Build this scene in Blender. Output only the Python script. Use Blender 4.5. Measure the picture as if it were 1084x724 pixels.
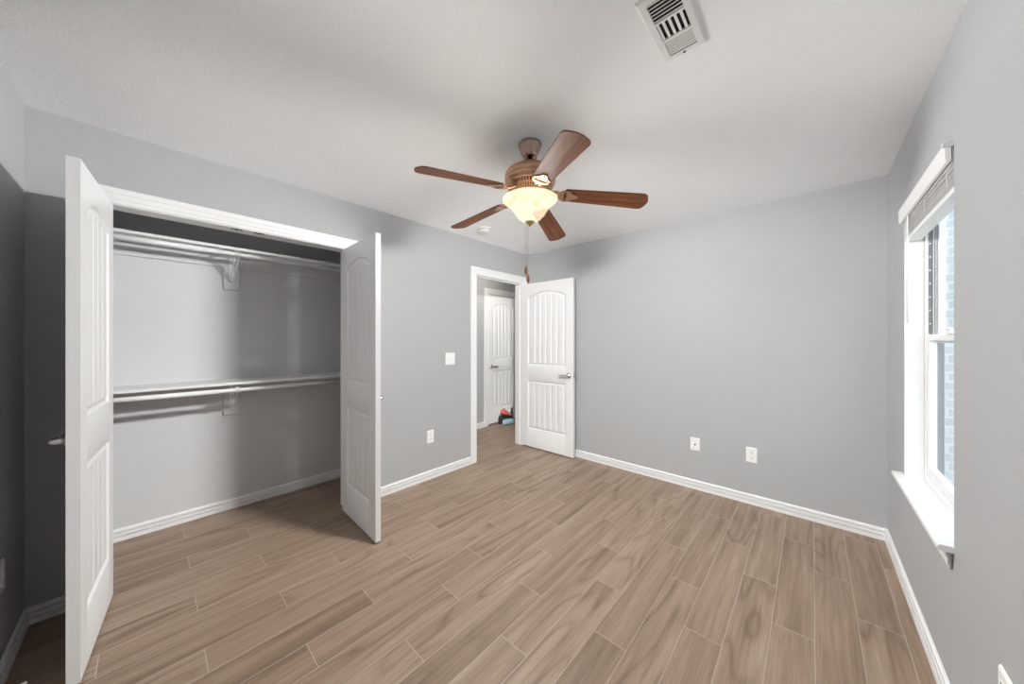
import bpy, bmesh, math, random
from mathutils import Vector, Matrix
PI = math.pi
random.seed(7)
for o in list(bpy.data.objects):
    bpy.data.objects.remove(o)
S = bpy.context.scene
COL = S.collection

# ------------------------------------------------------------------ room constants
XL, XR = -2.731, 0.3755          # closet wall, window wall
YF, YR = 3.311, -0.394           # far wall, rear wall
H = 2.44
WT = 0.115                       # partition thickness
CAMZ = 1.338
YAW = 0.7377

# ------------------------------------------------------------------ camera
cam = bpy.data.cameras.new('camera')
cam.sensor_fit = 'HORIZONTAL'
cam.sensor_width = 36.0
cam.lens = 36.0 * 349.13 / 1084.0
cam.shift_y = -(362.0 - 359.976) / 1084.0
cam.clip_start = 0.02
co = bpy.data.objects.new('camera', cam)
COL.objects.link(co)
co.location = (0, 0, CAMZ)
co.rotation_euler = (PI / 2, 0, YAW)
S.camera = co

# ------------------------------------------------------------------ world, lights, exposure
SKY = 3.4
BULB = 13.2
HALL = 11.0
EXPOSURE = 0.24
BULB_COL = (0.985, 0.995, 1.0)
w = bpy.data.worlds.new('world')
S.world = w
w.use_nodes = True
bg = w.node_tree.nodes['Background']
bg.inputs['Color'].default_value = (0.91, 0.955, 1.0, 1)
bg.inputs['Strength'].default_value = SKY
S.view_settings.view_transform = 'Standard'
S.view_settings.look = 'None'
S.view_settings.exposure = EXPOSURE
S.view_settings.gamma = 1.0
S.view_settings.use_curve_mapping = False
S.cycles.max_bounces = 12
S.cycles.diffuse_bounces = 8
S.cycles.transparent_max_bounces = 16
S.cycles.caustics_reflective = False
S.cycles.caustics_refractive = False
S.cycles.sample_clamp_indirect = 4.0
# daylight sampling portal in the window opening
pl = bpy.data.lights.new('daylight_portal', 'AREA')
pl.shape = 'RECTANGLE'
pl.size, pl.size_y = 1.42, 0.84
pl.cycles.is_portal = True
po = bpy.data.objects.new('daylight_portal', pl)
COL.objects.link(po)
po.location = (0.53, 2.36, 1.33)
po.rotation_euler = (0, PI / 2, 0)

# ------------------------------------------------------------------ materials
def new_mat(name):
    m = bpy.data.materials.new(name)
    m.use_nodes = True
    nt = m.node_tree
    b = nt.nodes['Principled BSDF']
    return m, nt, b

def N(nt, t, **kw):
    n = nt.nodes.new(t)
    for k, v in kw.items():
        setattr(n, k, v)
    return n

def math_n(nt, op, a, b=None, c=None):
    n = N(nt, 'ShaderNodeMath', operation=op)
    for i, v in enumerate((a, b, c)):
        if v is None:
            continue
        if isinstance(v, (int, float)):
            n.inputs[i].default_value = v
        else:
            nt.links.new(v, n.inputs[i])
    return n.outputs[0]

def mixc(nt, f, a, b, blend='MIX'):
    n = N(nt, 'ShaderNodeMix', data_type='RGBA', blend_type=blend)
    for i, v in ((0, f), (6, a), (7, b)):
        if isinstance(v, (int, float)):
            n.inputs[i].default_value = v
        elif isinstance(v, tuple):
            n.inputs[i].default_value = (*v, 1)
        else:
            nt.links.new(v, n.inputs[i])
    return n.outputs[2]

def simple(name, col, rough=0.5, metal=0.0, bump=0.0, bscale=200.0, bdist=0.001, var=0.0, vscale=8.0, spec=0.5, coat=0.0):
    """plain surface with a little procedural variation and bump"""
    m, nt, b = new_mat(name)
    b.inputs['Roughness'].default_value = rough
    b.inputs['Metallic'].default_value = metal
    b.inputs['Specular IOR Level'].default_value = spec
    b.inputs['Coat Weight'].default_value = coat
    g = N(nt, 'ShaderNodeNewGeometry')
    nz = N(nt, 'ShaderNodeTexNoise')
    nz.inputs['Scale'].default_value = vscale
    nz.inputs['Detail'].default_value = 3
    nt.links.new(g.outputs['Position'], nz.inputs['Vector'])
    lo = tuple(c * (1 - var) for c in col)
    hi = tuple(min(1, c * (1 + var)) for c in col)
    nt.links.new(mixc(nt, nz.outputs[0], lo, hi), b.inputs['Base Color'])
    if bump:
        n2 = N(nt, 'ShaderNodeTexNoise')
        n2.inputs['Scale'].default_value = bscale
        n2.inputs['Detail'].default_value = 2
        nt.links.new(g.outputs['Position'], n2.inputs['Vector'])
        bp = N(nt, 'ShaderNodeBump')
        bp.inputs['Strength'].default_value = bump
        bp.inputs['Distance'].default_value = bdist
        nt.links.new(n2.outputs[0], bp.inputs['Height'])
        nt.links.new(bp.outputs[0], b.inputs['Normal'])
    return m

M = {}
M['wall'] = simple('grey_wall_paint', (0.395, 0.400, 0.406), 0.55, bump=0.25, bscale=160, bdist=0.002, var=0.015, spec=0.35)
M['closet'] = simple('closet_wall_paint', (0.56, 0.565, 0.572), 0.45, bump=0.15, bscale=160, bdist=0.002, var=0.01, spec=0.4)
M['ceiling'] = simple('ceiling_paint', (0.91, 0.922, 0.935), 0.8, bump=0.35, bscale=85, bdist=0.004, var=0.015, spec=0.2)
M['trim'] = simple('white_trim_paint', (0.76, 0.762, 0.765), 0.35, var=0.01)
M['door'] = simple('white_door_paint', (0.745, 0.747, 0.750), 0.38, var=0.01, bump=0.05, bscale=300, bdist=0.0005)
M['white_plastic'] = simple('white_plastic', (0.80, 0.80, 0.79), 0.4, var=0.01)
M['vinyl'] = simple('white_vinyl', (0.78, 0.79, 0.80), 0.4, var=0.01)
M['sill'] = simple('white_sill_paint', (0.74, 0.74, 0.74), 0.3, var=0.01)
M['grey_vinyl'] = simple('grey_track', (0.16, 0.16, 0.17), 0.5, var=0.05)
M['dark'] = simple('dark_void', (0.012, 0.011, 0.010), 0.8, var=0.1)
M['slot'] = simple('dark_slot', (0.03, 0.03, 0.03), 0.6, var=0.1)
M['nickel'] = simple('satin_nickel', (0.62, 0.60, 0.57), 0.28, 1.0, var=0.04, vscale=40)
M['dark_metal'] = simple('dark_bronze', (0.10, 0.09, 0.08), 0.4, 0.8, var=0.1, vscale=40)
M['white_metal'] = simple('white_coated_metal', (0.80, 0.80, 0.80), 0.3, var=0.01)
M['copper'] = simple('brushed_copper_nickel', (0.58, 0.36, 0.24), 0.42, 1.0, var=0.10, vscale=30)
M['canopy'] = simple('brushed_bronze', (0.36, 0.26, 0.22), 0.27, 1.0, var=0.08, vscale=30)
M['brass'] = simple('aged_brass', (0.55, 0.38, 0.19), 0.3, 1.0, var=0.05, vscale=40)
M['fob'] = simple('turned_wood_fob', (0.42, 0.18, 0.07), 0.4, var=0.2, vscale=60)
M['chain'] = simple('chain_metal', (0.55, 0.52, 0.48), 0.35, 1.0, var=0.05)
M['valance'] = simple('valance_white', (0.80, 0.80, 0.80), 0.4, var=0.01)
M['slat'] = simple('blind_slat_grey', (0.62, 0.62, 0.62), 0.45, var=0.05, vscale=50)
M['blue_toy'] = simple('light_blue_plastic', (0.24, 0.43, 0.50), 0.5, var=0.1, vscale=30)
M['black_toy'] = simple('black_fabric', (0.02, 0.018, 0.022), 0.7, var=0.3, vscale=40)
M['coral_toy'] = simple('coral_fabric', (0.78, 0.16, 0.13), 0.6, var=0.25, vscale=25)
M['pale_rubber'] = simple('pale_rubber', (0.75, 0.78, 0.78), 0.5, var=0.05)

def mat_floor():
    m, nt, b = new_mat('wood_look_plank_tile')
    W, L, PH = 0.1505, 0.9135, 0.010
    g = N(nt, 'ShaderNodeNewGeometry')
    sx = N(nt, 'ShaderNodeSeparateXYZ')
    nt.links.new(g.outputs['Position'], sx.inputs[0])
    x, y = sx.outputs[0], sx.outputs[1]
    u = math_n(nt, 'DIVIDE', math_n(nt, 'SUBTRACT', x, PH), W)
    row = math_n(nt, 'FLOOR', u)
    fu = math_n(nt, 'SUBTRACT', u, row)
    # each row steps back by a third of a plank
    c = math_n(nt, 'ADD', math_n(nt, 'MULTIPLY', math_n(nt, 'ADD', row, 14.0), -L / 3.0), 0.466)
    v = math_n(nt, 'DIVIDE', math_n(nt, 'SUBTRACT', y, c), L)
    colm = math_n(nt, 'FLOOR', v)
    fv = math_n(nt, 'SUBTRACT', v, colm)
    idv = N(nt, 'ShaderNodeCombineXYZ')
    nt.links.new(row, idv.inputs[0]); nt.links.new(colm, idv.inputs[1])
    wn = N(nt, 'ShaderNodeTexWhiteNoise', noise_dimensions='2D')
    nt.links.new(idv.outputs[0], wn.inputs['Vector'])
    rnd = wn.outputs['Value']
    rs = N(nt, 'ShaderNodeSeparateColor')
    nt.links.new(wn.outputs['Color'], rs.inputs[0])
    # grain coordinates, shifted per plank
    px = math_n(nt, 'ADD', math_n(nt, 'MULTIPLY', fu, W), math_n(nt, 'MULTIPLY', rs.outputs[0], 37.0))
    py = math_n(nt, 'ADD', math_n(nt, 'MULTIPLY', fv, L), math_n(nt, 'MULTIPLY', rs.outputs[1], 53.0))
    def stretched(sx_, sy_, detail, rough, dist=0.0):
        cv = N(nt, 'ShaderNodeCombineXYZ')
        nt.links.new(math_n(nt, 'MULTIPLY', px, sx_), cv.inputs[0])
        nt.links.new(math_n(nt, 'MULTIPLY', py, sy_), cv.inputs[1])
        nt.links.new(math_n(nt, 'MULTIPLY', rs.outputs[2], 9.0), cv.inputs[2])
        nz = N(nt, 'ShaderNodeTexNoise')
        nz.inputs['Scale'].default_value = 1.0
        nz.inputs['Detail'].default_value = detail
        nz.inputs['Roughness'].default_value = rough
        nz.inputs['Distortion'].default_value = dist
        nt.links.new(cv.outputs[0], nz.inputs['Vector'])
        return nz.outputs[0]
    broad = stretched(15.0, 0.9, 3, 0.5, 0.3)
    low = stretched(6.5, 1.0, 1, 0.4, 0.15)
    rings = math_n(nt, 'PINGPONG', math_n(nt, 'MULTIPLY', low, 15.0), 1.0)
    rings = math_n(nt, 'MULTIPLY', math_n(nt, 'POWER', rings, 3.0), math_n(nt, 'ADD', 0.35, math_n(nt, 'GREATER_THAN', rs.outputs[0], 0.55)))
    fib = stretched(170.0, 5.0, 3, 0.6)
    fine = stretched(48.0, 1.6, 4, 0.6, 0.4)
    cr = N(nt, 'ShaderNodeValToRGB')
    e = cr.color_ramp.elements
    e[0].position = 0.29; e[0].color = (0.142, 0.094, 0.063, 1)
    e[1].position = 0.745; e[1].color = (0.345, 0.260, 0.197, 1)
    k = e.new(0.50); k.color = (0.248, 0.175, 0.126, 1)
    t = math_n(nt, 'ADD', math_n(nt, 'MULTIPLY', broad, 0.54),
               math_n(nt, 'ADD', math_n(nt, 'MULTIPLY', fine, 0.40),
                      math_n(nt, 'ADD', math_n(nt, 'MULTIPLY', rings, -0.125),
                             math_n(nt, 'MULTIPLY', rnd, 0.13))))
    nt.links.new(t, cr.inputs[0])
    f2 = N(nt, 'ShaderNodeMapRange')
    f2.inputs[1].default_value = 0.3; f2.inputs[2].default_value = 0.7
    f2.inputs[3].default_value = 0.87; f2.inputs[4].default_value = 1.10
    nt.links.new(fib, f2.inputs[0])
    fc = N(nt, 'ShaderNodeCombineColor')
    for i in range(3):
        nt.links.new(f2.outputs[0], fc.inputs[i])
    wood = mixc(nt, 1.0, cr.outputs[0], fc.outputs[0], 'MULTIPLY')
    # grout lines
    gx = math_n(nt, 'MULTIPLY', math_n(nt, 'MINIMUM', fu, math_n(nt, 'SUBTRACT', 1.0, fu)), W)
    gy = math_n(nt, 'MULTIPLY', math_n(nt, 'MINIMUM', fv, math_n(nt, 'SUBTRACT', 1.0, fv)), L)
    dmin = math_n(nt, 'MINIMUM', math_n(nt, 'MULTIPLY', gx, 1.15), gy)
    gm = N(nt, 'ShaderNodeMapRange')
    gm.inputs[1].default_value = 0.0011; gm.inputs[2].default_value = 0.0021
    gm.inputs[3].default_value = 1.0; gm.inputs[4].default_value = 0.0
    nt.links.new(dmin, gm.inputs[0])
    full = mixc(nt, math_n(nt, 'MULTIPLY', gm.outputs[0], 0.85), wood, (0.39, 0.325, 0.273))
    nt.links.new(full, b.inputs['Base Color'])
    b.inputs['Roughness'].default_value = 0.42
    b.inputs['Specular IOR Level'].default_value = 0.4
    hm = N(nt, 'ShaderNodeMapRange')
    hm.inputs[1].default_value = 0.0008; hm.inputs[2].default_value = 0.0035
    nt.links.new(dmin, hm.inputs[0])
    ht = math_n(nt, 'ADD', hm.outputs[0], math_n(nt, 'MULTIPLY', fib, 0.12))
    bp = N(nt, 'ShaderNodeBump')
    bp.inputs['Strength'].default_value = 0.5
    bp.inputs['Distance'].default_value = 0.0012
    nt.links.new(ht, bp.inputs['Height'])
    nt.links.new(bp.outputs[0], b.inputs['Normal'])
    return m
M['floor'] = mat_floor()

def mat_blade():
    m, nt, b = new_mat('walnut_fan_blade')
    tc = N(nt, 'ShaderNodeTexCoord')
    mp = N(nt, 'ShaderNodeMapping')
    mp.inputs['Scale'].default_value = (3.0, 60.0, 10.0)
    nt.links.new(tc.outputs['Object'], mp.inputs[0])
    nz = N(nt, 'ShaderNodeTexNoise')
    nz.inputs['Scale'].default_value = 1.0; nz.inputs['Detail'].default_value = 4
    nz.inputs['Distortion'].default_value = 0.5
    nt.links.new(mp.outputs[0], nz.inputs['Vector'])
    cr = N(nt, 'ShaderNodeValToRGB')
    e = cr.color_ramp.elements
    e[0].position = 0.3; e[0].color = (0.115, 0.037, 0.015, 1)
    e[1].position = 0.72; e[1].color = (0.37, 0.135, 0.055, 1)
    nt.links.new(nz.outputs[0], cr.inputs[0])
    nt.links.new(cr.outputs[0], b.inputs['Base Color'])
    b.inputs['Roughness'].default_value = 0.5
    b.inputs['Specular IOR Level'].default_value = 0.25
    return m
M['blade'] = mat_blade()

def mat_bowl():
    """lit frosted glass: passes part of the bulbs' light straight, glows warm itself"""
    m = bpy.data.materials.new('frosted_glass_lit')
    m.use_nodes = True
    nt = m.node_tree
    nt.nodes.clear()
    out = N(nt, 'ShaderNodeOutputMaterial')
    tr = N(nt, 'ShaderNodeBsdfTransparent')
    tr.inputs[0].default_value = (1.0, 0.985, 0.955, 1)
    tl = N(nt, 'ShaderNodeBsdfTranslucent')
    tl.inputs[0].default_value = (0.85, 0.74, 0.58, 1)
    gl = N(nt, 'ShaderNodeBsdfGlossy')
    gl.inputs['Roughness'].default_value = 0.25
    em = N(nt, 'ShaderNodeEmission')
    em.inputs[0].default_value = (1.0, 0.80, 0.55, 1)
    em.inputs[1].default_value = 0.25
    g = N(nt, 'ShaderNodeNewGeometry')
    nz = N(nt, 'ShaderNodeTexNoise')
    nz.inputs['Scale'].default_value = 22; nz.inputs['Detail'].default_value = 3
    nt.links.new(g.outputs['Position'], nz.inputs['Vector'])
    mr = N(nt, 'ShaderNodeMapRange')
    mr.inputs[3].default_value = 0.74; mr.inputs[4].default_value = 0.91
    nt.links.new(nz.outputs[0], mr.inputs[0])
    m1 = N(nt, 'ShaderNodeMixShader')
    nt.links.new(mr.outputs[0], m1.inputs[0])
    nt.links.new(tl.outputs[0], m1.inputs[1]); nt.links.new(tr.outputs[0], m1.inputs[2])
    m2 = N(nt, 'ShaderNodeMixShader')
    m2.inputs[0].default_value = 0.05
    nt.links.new(m1.outputs[0], m2.inputs[1]); nt.links.new(gl.outputs[0], m2.inputs[2])
    ad = N(nt, 'ShaderNodeAddShader')
    nt.links.new(m2.outputs[0], ad.inputs[0]); nt.links.new(em.outputs[0], ad.inputs[1])
    nt.links.new(ad.outputs[0], out.inputs[0])
    return m
M['bowl'] = mat_bowl()

def mat_glass():
    m = bpy.data.materials.new('window_glass')
    m.use_nodes = True
    nt = m.node_tree
    nt.nodes.clear()
    out = N(nt, 'ShaderNodeOutputMaterial')
    tr = N(nt, 'ShaderNodeBsdfTransparent')
    tr.inputs[0].default_value = (0.95, 0.98, 0.985, 1)
    gl = N(nt, 'ShaderNodeBsdfGlossy')
    gl.inputs['Roughness'].default_value = 0.02
    fr = N(nt, 'ShaderNodeFresnel')
    fr.inputs[0].default_value = 1.45
    mx = N(nt, 'ShaderNodeMixShader')
    nt.links.new(math_n(nt, 'MULTIPLY', fr.outputs[0], 0.2), mx.inputs[0])
    nt.links.new(tr.outputs[0], mx.inputs[1]); nt.links.new(gl.outputs[0], mx.inputs[2])
    nt.links.new(mx.outputs[0], out.inputs[0])
    return m
M['glass'] = mat_glass()

def mat_brick():
    m, nt, b = new_mat('pale_brick')
    g = N(nt, 'ShaderNodeNewGeometry')
    sx = N(nt, 'ShaderNodeSeparateXYZ')
    nt.links.new(g.outputs['Position'], sx.inputs[0])
    cv = N(nt, 'ShaderNodeCombineXYZ')
    nt.links.new(math_n(nt, 'ADD', sx.outputs[0], sx.outputs[1]), cv.inputs[0])
    nt.links.new(sx.outputs[2], cv.inputs[1])
    br = N(nt, 'ShaderNodeTexBrick')
    br.inputs['Color1'].default_value = (0.36, 0.385, 0.41, 1)
    br.inputs['Color2'].default_value = (0.45, 0.47, 0.49, 1)
    br.inputs['Mortar'].default_value = (0.58, 0.60, 0.62, 1)
    br.inputs['Scale'].default_value = 1.0
    br.inputs['Brick Width'].default_value = 0.2
    br.inputs['Row Height'].default_value = 0.076
    br.inputs['Mortar Size'].default_value = 0.008
    nt.links.new(cv.outputs[0], br.inputs['Vector'])
    nz = N(nt, 'ShaderNodeTexNoise')
    nz.inputs['Scale'].default_value = 14
    nt.links.new(g.outputs['Position'], nz.inputs['Vector'])
    nt.links.new(mixc(nt, 0.35, br.outputs[0], mixc(nt, nz.outputs[0], (0.20, 0.24, 0.28), (0.52, 0.55, 0.58))), b.inputs['Base Color'])
    b.inputs['Roughness'].default_value = 0.9
    return m
M['brick'] = mat_brick()
M['ground'] = simple('outside_paving', (0.58, 0.58, 0.56), 0.95, var=0.12, vscale=5)

# ------------------------------------------------------------------ mesh helpers
def add_box(bm, lo, hi, mi=0, bev=0.0):
    x0, y0, z0 = lo; x1, y1, z1 = hi
    vs = [bm.verts.new(p) for p in ((x0, y0, z0), (x1, y0, z0), (x1, y1, z0), (x0, y1, z0),
                                    (x0, y0, z1), (x1, y0, z1), (x1, y1, z1), (x0, y1, z1))]
    fs = [bm.faces.new([vs[i] for i in f]) for f in ((0, 3, 2, 1), (4, 5, 6, 7), (0, 1, 5, 4), (1, 2, 6, 5), (2, 3, 7, 6), (3, 0, 4, 7))]
    for f in fs:
        f.material_index = mi
    if bev > 0:
        es = list({e for f in fs for e in f.edges})
        r = bmesh.ops.bevel(bm, geom=es, offset=bev, segments=2, profile=0.6, affect='EDGES')
        for f in r['faces']:
            f.material_index = mi
    return vs

def box(lo, hi, bev=0.0):
    bm = bmesh.new(); add_box(bm, lo, hi, 0, bev); return bm

def add_lathe(bm, prof, center=(0, 0, 0), n=40, axis='Z', mi=0, cap=True):
    """prof: (r, h) pairs turned round an axis through center"""
    rings = []
    for r, h in prof:
        ring = []
        for i in range(n):
            a = 2 * PI * i / n
            c, s = r * math.cos(a), r * math.sin(a)
            p = {'Z': (c, s, h), 'X': (h, c, s), 'Y': (c, h, s)}[axis]
            ring.append(bm.verts.new((p[0] + center[0], p[1] + center[1], p[2] + center[2])))
        rings.append(ring)
    for a, b in zip(rings, rings[1:]):
        for i in range(n):
            f = bm.faces.new((a[i], a[(i + 1) % n], b[(i + 1) % n], b[i])); f.smooth = True; f.material_index = mi
    if cap:
        for ring in (rings[0], rings[-1]):
            try:
                f = bm.faces.new(ring); f.material_index = mi
            except ValueError:
                pass
    return rings

def lathe(prof, **kw):
    bm = bmesh.new(); add_lathe(bm, prof, **kw); return bm

def add_tube(bm, pts, r, n=10, mi=0, radii=None):
    pts = [Vector(p) for p in pts]
    rings = []
    up = None
    for i, p in enumerate(pts):
        t = (pts[min(i + 1, len(pts) - 1)] - pts[max(i - 1, 0)]).normalized()
        if up is None:
            up = Vector((0, 0, 1)) if abs(t.z) < 0.9 else Vector((1, 0, 0))
        a = (up - t * up.dot(t)).normalized(); b_ = t.cross(a); up = a
        rr = radii[i] if radii else r
        rings.append([bm.verts.new(p + (a * math.cos(2 * PI * k / n) + b_ * math.sin(2 * PI * k / n)) * rr) for k in range(n)])
    for q, s in zip(rings, rings[1:]):
        for k in range(n):
            f = bm.faces.new((q[k], q[(k + 1) % n], s[(k + 1) % n], s[k])); f.smooth = True; f.material_index = mi
    for q in (rings[0], rings[-1]):
        f = bm.faces.new(q); f.material_index = mi

def tube(pts, r, **kw):
    bm = bmesh.new(); add_tube(bm, pts, r, **kw); return bm

def smooth_path(pts, n=6):
    """Catmull-Rom through points"""
    P = [Vector(p) for p in pts]; out = []
    for i in range(len(P) - 1):
        p0 = P[max(i - 1, 0)]; p1 = P[i]; p2 = P[i + 1]; p3 = P[min(i + 2, len(P) - 1)]
        for k in range(n):
            t = k / n
            out.append(0.5 * ((2 * p1) + (p2 - p0) * t + (2 * p0 - 5 * p1 + 4 * p2 - p3) * t * t + (3 * p1 - p0 - 3 * p2 + p3) * t ** 3))
    out.append(P[-1]); return out

def add_prism(bm, outline, z0, z1, mi=0, M4=None, bev=0.0):
    a = [bm.verts.new((x, y, z0)) for x, y in outline]
    b = [bm.verts.new((x, y, z1)) for x, y in outline]
    n = len(outline)
    fs = [bm.faces.new(list(reversed(a))), bm.faces.new(b)]
    for i in range(n):
        fs.append(bm.faces.new((a[i], a[(i + 1) % n], b[(i + 1) % n], b[i])))
    for f in fs:
        f.material_index = mi
    if M4 is not None:
        bmesh.ops.transform(bm, matrix=M4, verts=a + b)
    if bev:
        es = [e for e in fs[0].edges] + [e for e in fs[1].edges]
        bmesh.ops.bevel(bm, geom=es, offset=bev, segments=2, profile=0.6, affect='EDGES')

def sweep(bm, prof, nodes, mi=0, close=True):
    """prof: list of profile params; nodes: list of functions mapping a profile param to a 3-D point (mitred nodes)"""
    rows = [[bm.verts.new(f(*q)) for q in prof] for f in nodes]
    n = len(prof)
    for a, b in zip(rows, rows[1:]):
        for i in range(n if close else n - 1):
            f = bm.faces.new((a[i], a[(i + 1) % n], b[(i + 1) % n], b[i])); f.material_index = mi
    for r in (rows[0], rows[-1]):
        try:
            bm.faces.new(r)
        except ValueError:
            pass

def link(name, bm, mats, parent=None, loc=(0, 0, 0), rot=(0, 0, 0)):
    bmesh.ops.recalc_face_normals(bm, faces=bm.faces[:])
    me = bpy.data.meshes.new(name)
    bm.to_mesh(me); bm.free()
    for m in (mats if isinstance(mats, (list, tuple)) else [mats]):
        me.materials.append(m)
    o = bpy.data.objects.new(name, me)
    COL.objects.link(o)
    o.location = loc; o.rotation_euler = rot
    if parent is not None:
        o.parent = parent
    return o

def tag(o, label=None, cat=None, group=None, kind=None):
    if label: o['label'] = label
    if cat: o['category'] = cat
    if group: o['group'] = group
    if kind: o['kind'] = kind
    return o

def empty(name, loc=(0, 0, 0), rz=0.0):
    o = bpy.data.objects.new(name, None)
    o.empty_display_size = 0.05
    COL.objects.link(o); o.location = loc; o.rotation_euler = (0, 0, rz)
    return o

def struct(name, bm, mats, label=None):
    return tag(link(name, bm, mats), label, None, None, 'structure')

def copy_tree(o, parent=None):
    c = o.copy(); COL.objects.link(c)
    if parent is not None:
        c.parent = parent
    for ch in list(o.children):
        copy_tree(ch, c)
    return c

# ------------------------------------------------------------------ room shell
CX0, CY1 = -3.42, 1.40           # closet back wall, closet right end
HX = -3.745                      # hall far side wall
OUT = 0.512                       # outer face of window wall
HALL_END = 5.4
# openings
CL0, CL1, CLH = -0.165, 1.051, 2.055      # closet opening
DR0, DR1, DRH = 2.425, 3.197, 2.055       # bedroom door opening
WN0, WN1, WNB, WNT = 1.93, 2.79, 0.60, 2.06

struct('floor', box((HX - 0.1, YR - 0.1, -0.12), (OUT, HALL_END + 0.1, 0.0)), M['floor'], 'brown wood-look plank tile floor')
struct('ceiling', box((HX - 0.1, YR - 0.1, H), (OUT, HALL_END + 0.1, H + 0.12)), M['ceiling'], 'white textured ceiling')

bm = bmesh.new()                 # closet wall, with two openings
xa, xb = XL - WT, XL
for y0, y1, z0, z1 in ((YR, CL0 - 0.018, 0, H), (CL0 - 0.018, CL1 + 0.018, CLH + 0.018, H), (CL1 + 0.018, DR0 - 0.018, 0, H),
                       (DR0 - 0.018, DR1 + 0.018, DRH + 0.018, H), (DR1 + 0.018, YF, 0, H)):
    add_box(bm, (xa, y0, z0), (xb, y1, z1))
bmesh.ops.remove_doubles(bm, verts=bm.verts[:], dist=1e-5)
struct('wall_left', bm, M['wall'], 'light grey wall with closet and doorway')
struct('wall_far', box((XL - WT, YF, 0), (OUT, YF + 0.11, H)), M['wall'], 'light grey far wall with two plates')
struct('wall_rear', box((HX, YR - 0.11, 0), (OUT, YR, H)), M['wall'], 'light grey wall beside the closet door')
bm = bmesh.new()
for y0, y1, z0, z1 in ((YR, WN0, 0, H), (WN1, YF, 0, H), (WN0, WN1, 0, WNB - 0.022), (WN0, WN1, WNT, H)):
    add_box(bm, (XR, y0, z0), (OUT, y1, z1))
bmesh.ops.remove_doubles(bm, verts=bm.verts[:], dist=1e-5)
struct('wall_right', bm, M['wall'], 'light grey wall with the window')
struct('wall_closet_back', box((CX0 - 0.11, YR, 0), (CX0, CY1, H)), M['closet'], 'light grey back wall inside the closet')
struct('wall_closet_end', box((HX, CY1, 0), (XL - WT, CY1 + 0.11, H)), M['closet'], 'end wall inside the closet')
struct('wall_hall_side', box((HX - 0.11, CY1, 0), (HX, HALL_END, H)), M['wall'], 'light grey hall wall beyond the doorway')
struct('wall_hall_end', box((HX, HALL_END, 0), (XL - WT, HALL_END + 0.11, H)), M['wall'], 'wall at the end of the hall')
struct('wall_hall_return', box((XL - WT, YF + 0.11, 0), (XL, HALL_END, H)), M['wall'], 'hall wall behind the bedroom corner')

# drywall returns of the window are painted white: thin lining
bm = bmesh.new()
add_box(bm, (XR + 0.001, WN1 - 0.003, WNB), (0.445, WN1, WNT))
add_box(bm, (XR + 0.001, WN0, WNB), (0.445, WN0 + 0.003, WNT))
add_box(bm, (XR + 0.001, WN0 + 0.003, WNT - 0.003), (0.445, WN1 - 0.003, WNT))
struct('trim_6', bm, M['sill'], 'white window return')

# ------------------------------------------------------------------ baseboards (mitred ends)
BASE = [(0.0, 0.0), (0.016, 0.0), (0.016, 0.0275), (0.004, 0.0275), (0.004, 0.0340), (0.0145, 0.0340), (0.0145, 0.0540),
        (0.003, 0.0540), (0.003, 0.0600), (0.012, 0.0600), (0.011, 0.074), (0.006, 0.079), (0.0, 0.079)]
def baseboard(name, axis, wall, sgn, a, b, ma, mb, label):
    """axis 'x'/'y' is the running direction; sgn = into the room; ma/mb = 1 inside-corner mitre, 0 square"""
    bm = bmesh.new()
    def node(end, mit, s):
        def f(d, z):
            r = end + s * mit * d
            q = wall + sgn * d
            return (r, q, z) if axis == 'x' else (q, r, z)
        return f
    sweep(bm, BASE, [node(a, ma, 1), node(b, mb, -1)])
    struct(name, bm, M['trim'], label)
CAS = 0.083
baseboard('baseboard_left_corner', 'y', XL, 1, YR, CL0 - CAS, 1, 0, 'white baseboard in the dark corner')
baseboard('baseboard_left', 'y', XL, 1, CL1 + CAS, DR0 - CAS, 0, 0, 'white baseboard under the light switch')
baseboard('baseboard_far', 'x', YF, -1, XL, XR, 1, 1, 'white baseboard along the far wall')
baseboard('baseboard_right', 'y', XR, -1, YR, YF, 1, 1, 'white baseboard under the window')
baseboard('baseboard_rear', 'x', YR, 1, XL, XR, 1, 1, 'white baseboard behind the open closet door')
baseboard('baseboard_closet_back', 'y', CX0, 1, YR, CY1, 1, 1, 'white baseboard inside the closet')
baseboard('baseboard_closet_end', 'x', CY1, -1, CX0, XL - WT, 1, 0, 'white baseboard at the closet end')
HD0, HD1 = 3.565, 4.25           # hall door opening
baseboard('baseboard_hall', 'y', HX, 1, CY1 + 0.11, HD0 - CAS, 0, 0, 'white baseboard in the hall')
baseboard('baseboard_hall_end', 'y', HX, 1, HD1 + CAS, HALL_END, 0, 0, 'white baseboard past the hall door')

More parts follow.
